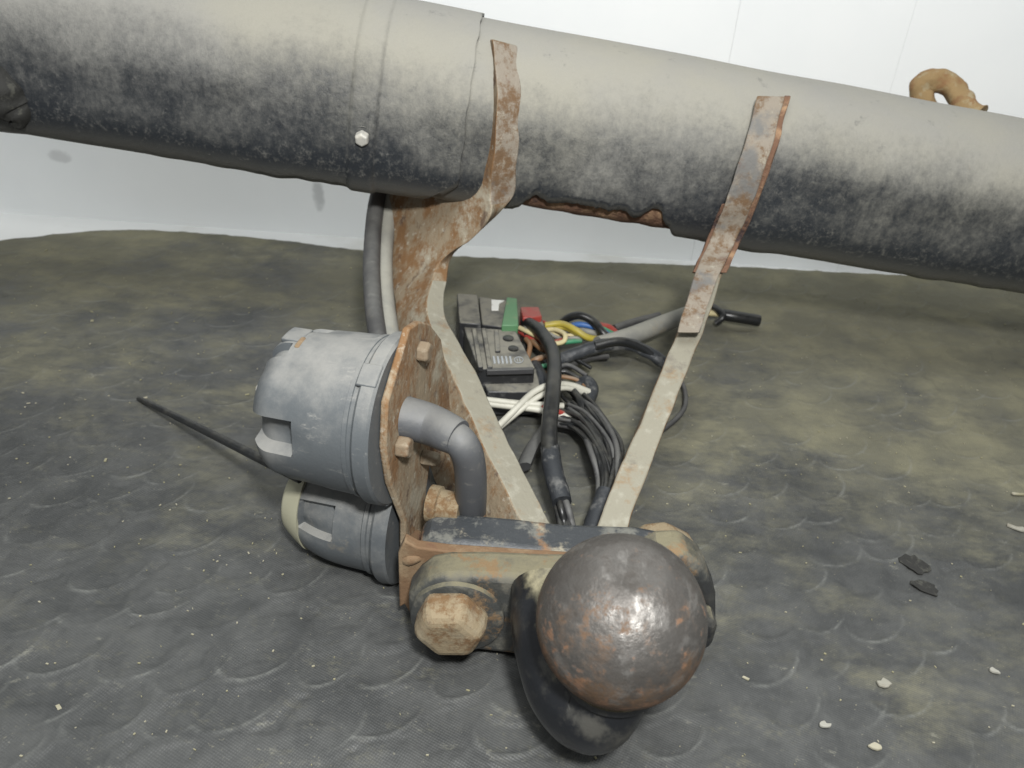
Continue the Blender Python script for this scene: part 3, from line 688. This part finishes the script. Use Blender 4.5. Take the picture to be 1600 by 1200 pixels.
W('yellow_wire', [(852, 508, .012), (878, 506, .014), (900, 516, .014), (920, 528, .010), (948, 530, .006)], .0021, 'w_yellow')
W('yellow_wire', [(852, 512, .010), (882, 512, .012), (906, 522, .012), (936, 532, .006)], .0018, 'w_yellow')
W('cream_wire', [(812, 512, .014), (836, 524, .014), (860, 536, .012), (880, 534, .012), (882, 522, .014), (866, 515, .012), (848, 516, .010)], .0015, 'w_cream')
W('red_wire', [(812, 518, .010), (836, 532, .010), (860, 536, .008), (890, 528, .008)], .0017, 'w_red')
W('brown_wire', [(818, 520, .008), (846, 545, .010), (860, 548, .006)], .0018, 'w_brown')
W('brown_wire', [(824, 562, .006), (828, 540, .010), (822, 530, .010)], .0016, 'w_brown'); W('brown_wire', [(826, 568, .006), (842, 560, .010), (866, 556, .008)], .0018, 'w_brown')
W('green_wire', [(866, 538, .006), (888, 534, .008), (908, 532, .008)], .0016, 'w_green'); W('green_wire', [(832, 574, .006), (850, 572, .008), (870, 566, .006)], .0015, 'w_green')
W('blue_wire', [(884, 512, .008), (902, 507, .012), (924, 510, .012), (946, 520, .008), (958, 530, .004)], .0019, 'w_blue')
W('brown_wire', [(892, 514, .006), (918, 518, .010), (944, 526, .006)], .0019, 'hose_grey')
W('green_wire', [(926, 508, .010), (944, 516, .008), (960, 524, .004)], .0022, 'w_green'); W('red_wire', [(936, 508, .010), (952, 512, .008), (964, 522, .004)], .0022, 'w_red')
W('black_wire', [(872, 512, .006), (886, 498, .014), (906, 493, .018), (928, 503, .016), (944, 522, .012), (966, 535, .006)], .0026, 'w_black')
W('black_wire', [(960, 514, .002), (990, 504, .003), (1030, 494, .003)], .003, 'hose_dark')
W('taped_bundle', [(852, 572, .004), (890, 556, .008), (935, 541, .012), (980, 538, .012), (1012, 550, .008), (1040, 568, .003)], .0040, 'tape', 14, flat=.7, wob=.0006, freq=220)
W('black_wire', [(930, 540, .016), (970, 533, .018), (1005, 545, .012), (1030, 566, .004)], .0026, 'w_black'); W('black_wire', [(862, 590, .002), (884, 574, .003), (920, 560, .003), (950, 556, .003)], .002, 'hose_dark')
W('black_wire', [(836, 572, .004), (846, 592, .008), (852, 616, .006)], .0040, 'tape')
W('black_wire', [(818, 730, .001), (832, 698, .003), (856, 664, .005)], .0048, 'hose_dark', flat=.55)
W('black_wire', [(1000, 690, 0), (1040, 668, 0), (1068, 640, .001), (1070, 610, .001), (1058, 588, 0)], .0014, 'hose_dark')
for i in range(7):
    W('black_wire', [(846 + random.uniform(-4, 8), 556 + 8 * i, .004), (868 + random.uniform(-6, 8), 566 + 7 * i, .010 * random.random() + .003), (890 + random.uniform(-8, 12), 560 + 11 * i, .008), (915 + random.uniform(-10, 14), 575 + 12 * i, .006)], random.uniform(.0010, .0016), ['w_black', 'hose_dark', 'w_black', 'w_brown'][i % 4])
for i, c in enumerate(['w_red', 'w_brown', 'w_black', 'w_cream', 'hose_grey']):
    W('thin_wire', [(842 + i * 2, 500 + 4 * i, .010), (862 + i * 3, 508 + 5 * i, .012 - .001 * i), (890 + 4 * i, 512 + 4 * i, .010), (930 + 4 * i, 524 + 2 * i, .005)], .0012, c)
W('grey_sleeve', [(935, 540, .006), (980, 527, .006), (1030, 508, .005), (1078, 490, .003)], .0058, 'hose_grey', 16)
W('cream_wire', [(1082, 487, .004), (1110, 489, .004), (1136, 492, .003)], .0021, 'w_cream'); W('cable_end', [(1126, 491, .003), (1150, 495, .003), (1186, 501, .001)], .0040, 'w_black', 12)
W('black_wire', [(1096, 474, .002), (1116, 480, .008), (1130, 494, .006), (1118, 505, .001)], .0022, 'w_black')

# thin strip lying from the socket out over the mat
tp = [P(470, 748, .318), P(400, 713, .345), P(310, 668, .385), G(216, 622, .003)]
tag(tube('cable_tie_tail', tp, [.0021, .0021, .0019, .0014], M['w_black'], None, n=8, sides=8, flat=.6), 'thin black plastic strip poking out from under the upper socket', 'cable tie')

# ------------------------------------------------------------------ crumbs and flakes on the mat
def flake(name, px, py, size, mat, label, cat, seed, el=1.0, rot=0.0, h=.0012):
    r = random.Random(seed); c = G(px, py, 0); c.z = mat_h(c.x, c.y) + .0004
    n = 9 if h < .002 else 18; out = []
    for i in range(n):
        a = 2 * math.pi * i / n; rr = size * (.6 if h < .002 else 1.0) * (r.uniform(.55, 1.2) if h < .002 else r.uniform(.72, 1.12)); x, y = rr * el * math.cos(a), rr * math.sin(a)
        out.append(c + Vector((x * math.cos(rot) - y * math.sin(rot), x * math.sin(rot) + y * math.cos(rot), r.uniform(0, .0008))))
    o = prism(name, out, (0, 0, h if h < .002 else .0009), mat, None, bevel=.0003)
    return tag(o, label, cat)
flake('flake', 1380, 1074, .0040, M['chip'], 'largest pale stony flake on the mat, right of the tow ball', 'flake', 1, 1.2, -.6)
flake('flake', 1286, 1138, .0022, M['chip2'], 'small white flake below the largest flake near the bottom edge', 'flake', 2, 1.6, .1)
flake('flake', 1366, 1171, .0024, M['straw'], 'yellowish flake at the bottom edge right of the tow ball', 'flake', 3, 1.8, -.2)
flake('flake', 1552, 1054, .0022, M['chip2'], 'white flake on the mat at lower right, rightmost of the flakes', 'flake', 4, 1.6, -.3)
flake('straw_piece', 1592, 828, .0026, M['chip'], 'pale straw piece at the right edge beneath another straw piece', 'straw', 5, 3.2, -.5)
flake('straw_piece', 1590, 776, .0014, M['straw'], 'thin straw piece at the right edge above a thicker one', 'straw', 6, 6, -.05)
flake('crumb', 1430, 884, .0062, M['soot'], 'larger flat black soot clump on the mat at right', 'crumb', 7, 1.1, -.8, .003)
flake('crumb', 1443, 921, .0040, M['soot'], 'smaller flat black soot clump just below the larger one', 'crumb', 8, 1.7, -.5, .0021)
Vv, Fc = [], []; random.seed(11)
for i in range(1500):
    x = random.uniform(-.45, .5); y = random.uniform(.10, .58); y = y if random.random() < .75 else y * .6 + .1
    if y > float(smooth_far(np.array([x]))[0]) - .01: continue
    L = random.uniform(.00018, .0006) * (2.4 if random.random() < .05 else 1); wd = L * random.uniform(.25, .8); a = random.gauss(-.2, .9); z = mat_h(x, y) + .0002
    c, s_ = math.cos(a), math.sin(a); b0 = len(Vv)
    for dz in (0, .0004):
        for u, v in ((-L, -wd * .6), (L * .8, -wd), (L, wd * .7), (-L * .7, wd)): Vv.append((x + u * c - v * s_, y + u * s_ + v * c, z + dz))
    Fc += [(b0 + 4, b0 + 5, b0 + 6, b0 + 7)] + [(b0 + k, b0 + (k + 1) % 4, b0 + 4 + (k + 1) % 4, b0 + 4 + k) for k in range(4)]
gr = mesh_obj('grit', Vv, Fc, M['straw'], None, smooth=False); gr['kind'] = 'stuff'; gr['label'] = 'fine pale straw grit scattered over the mat'
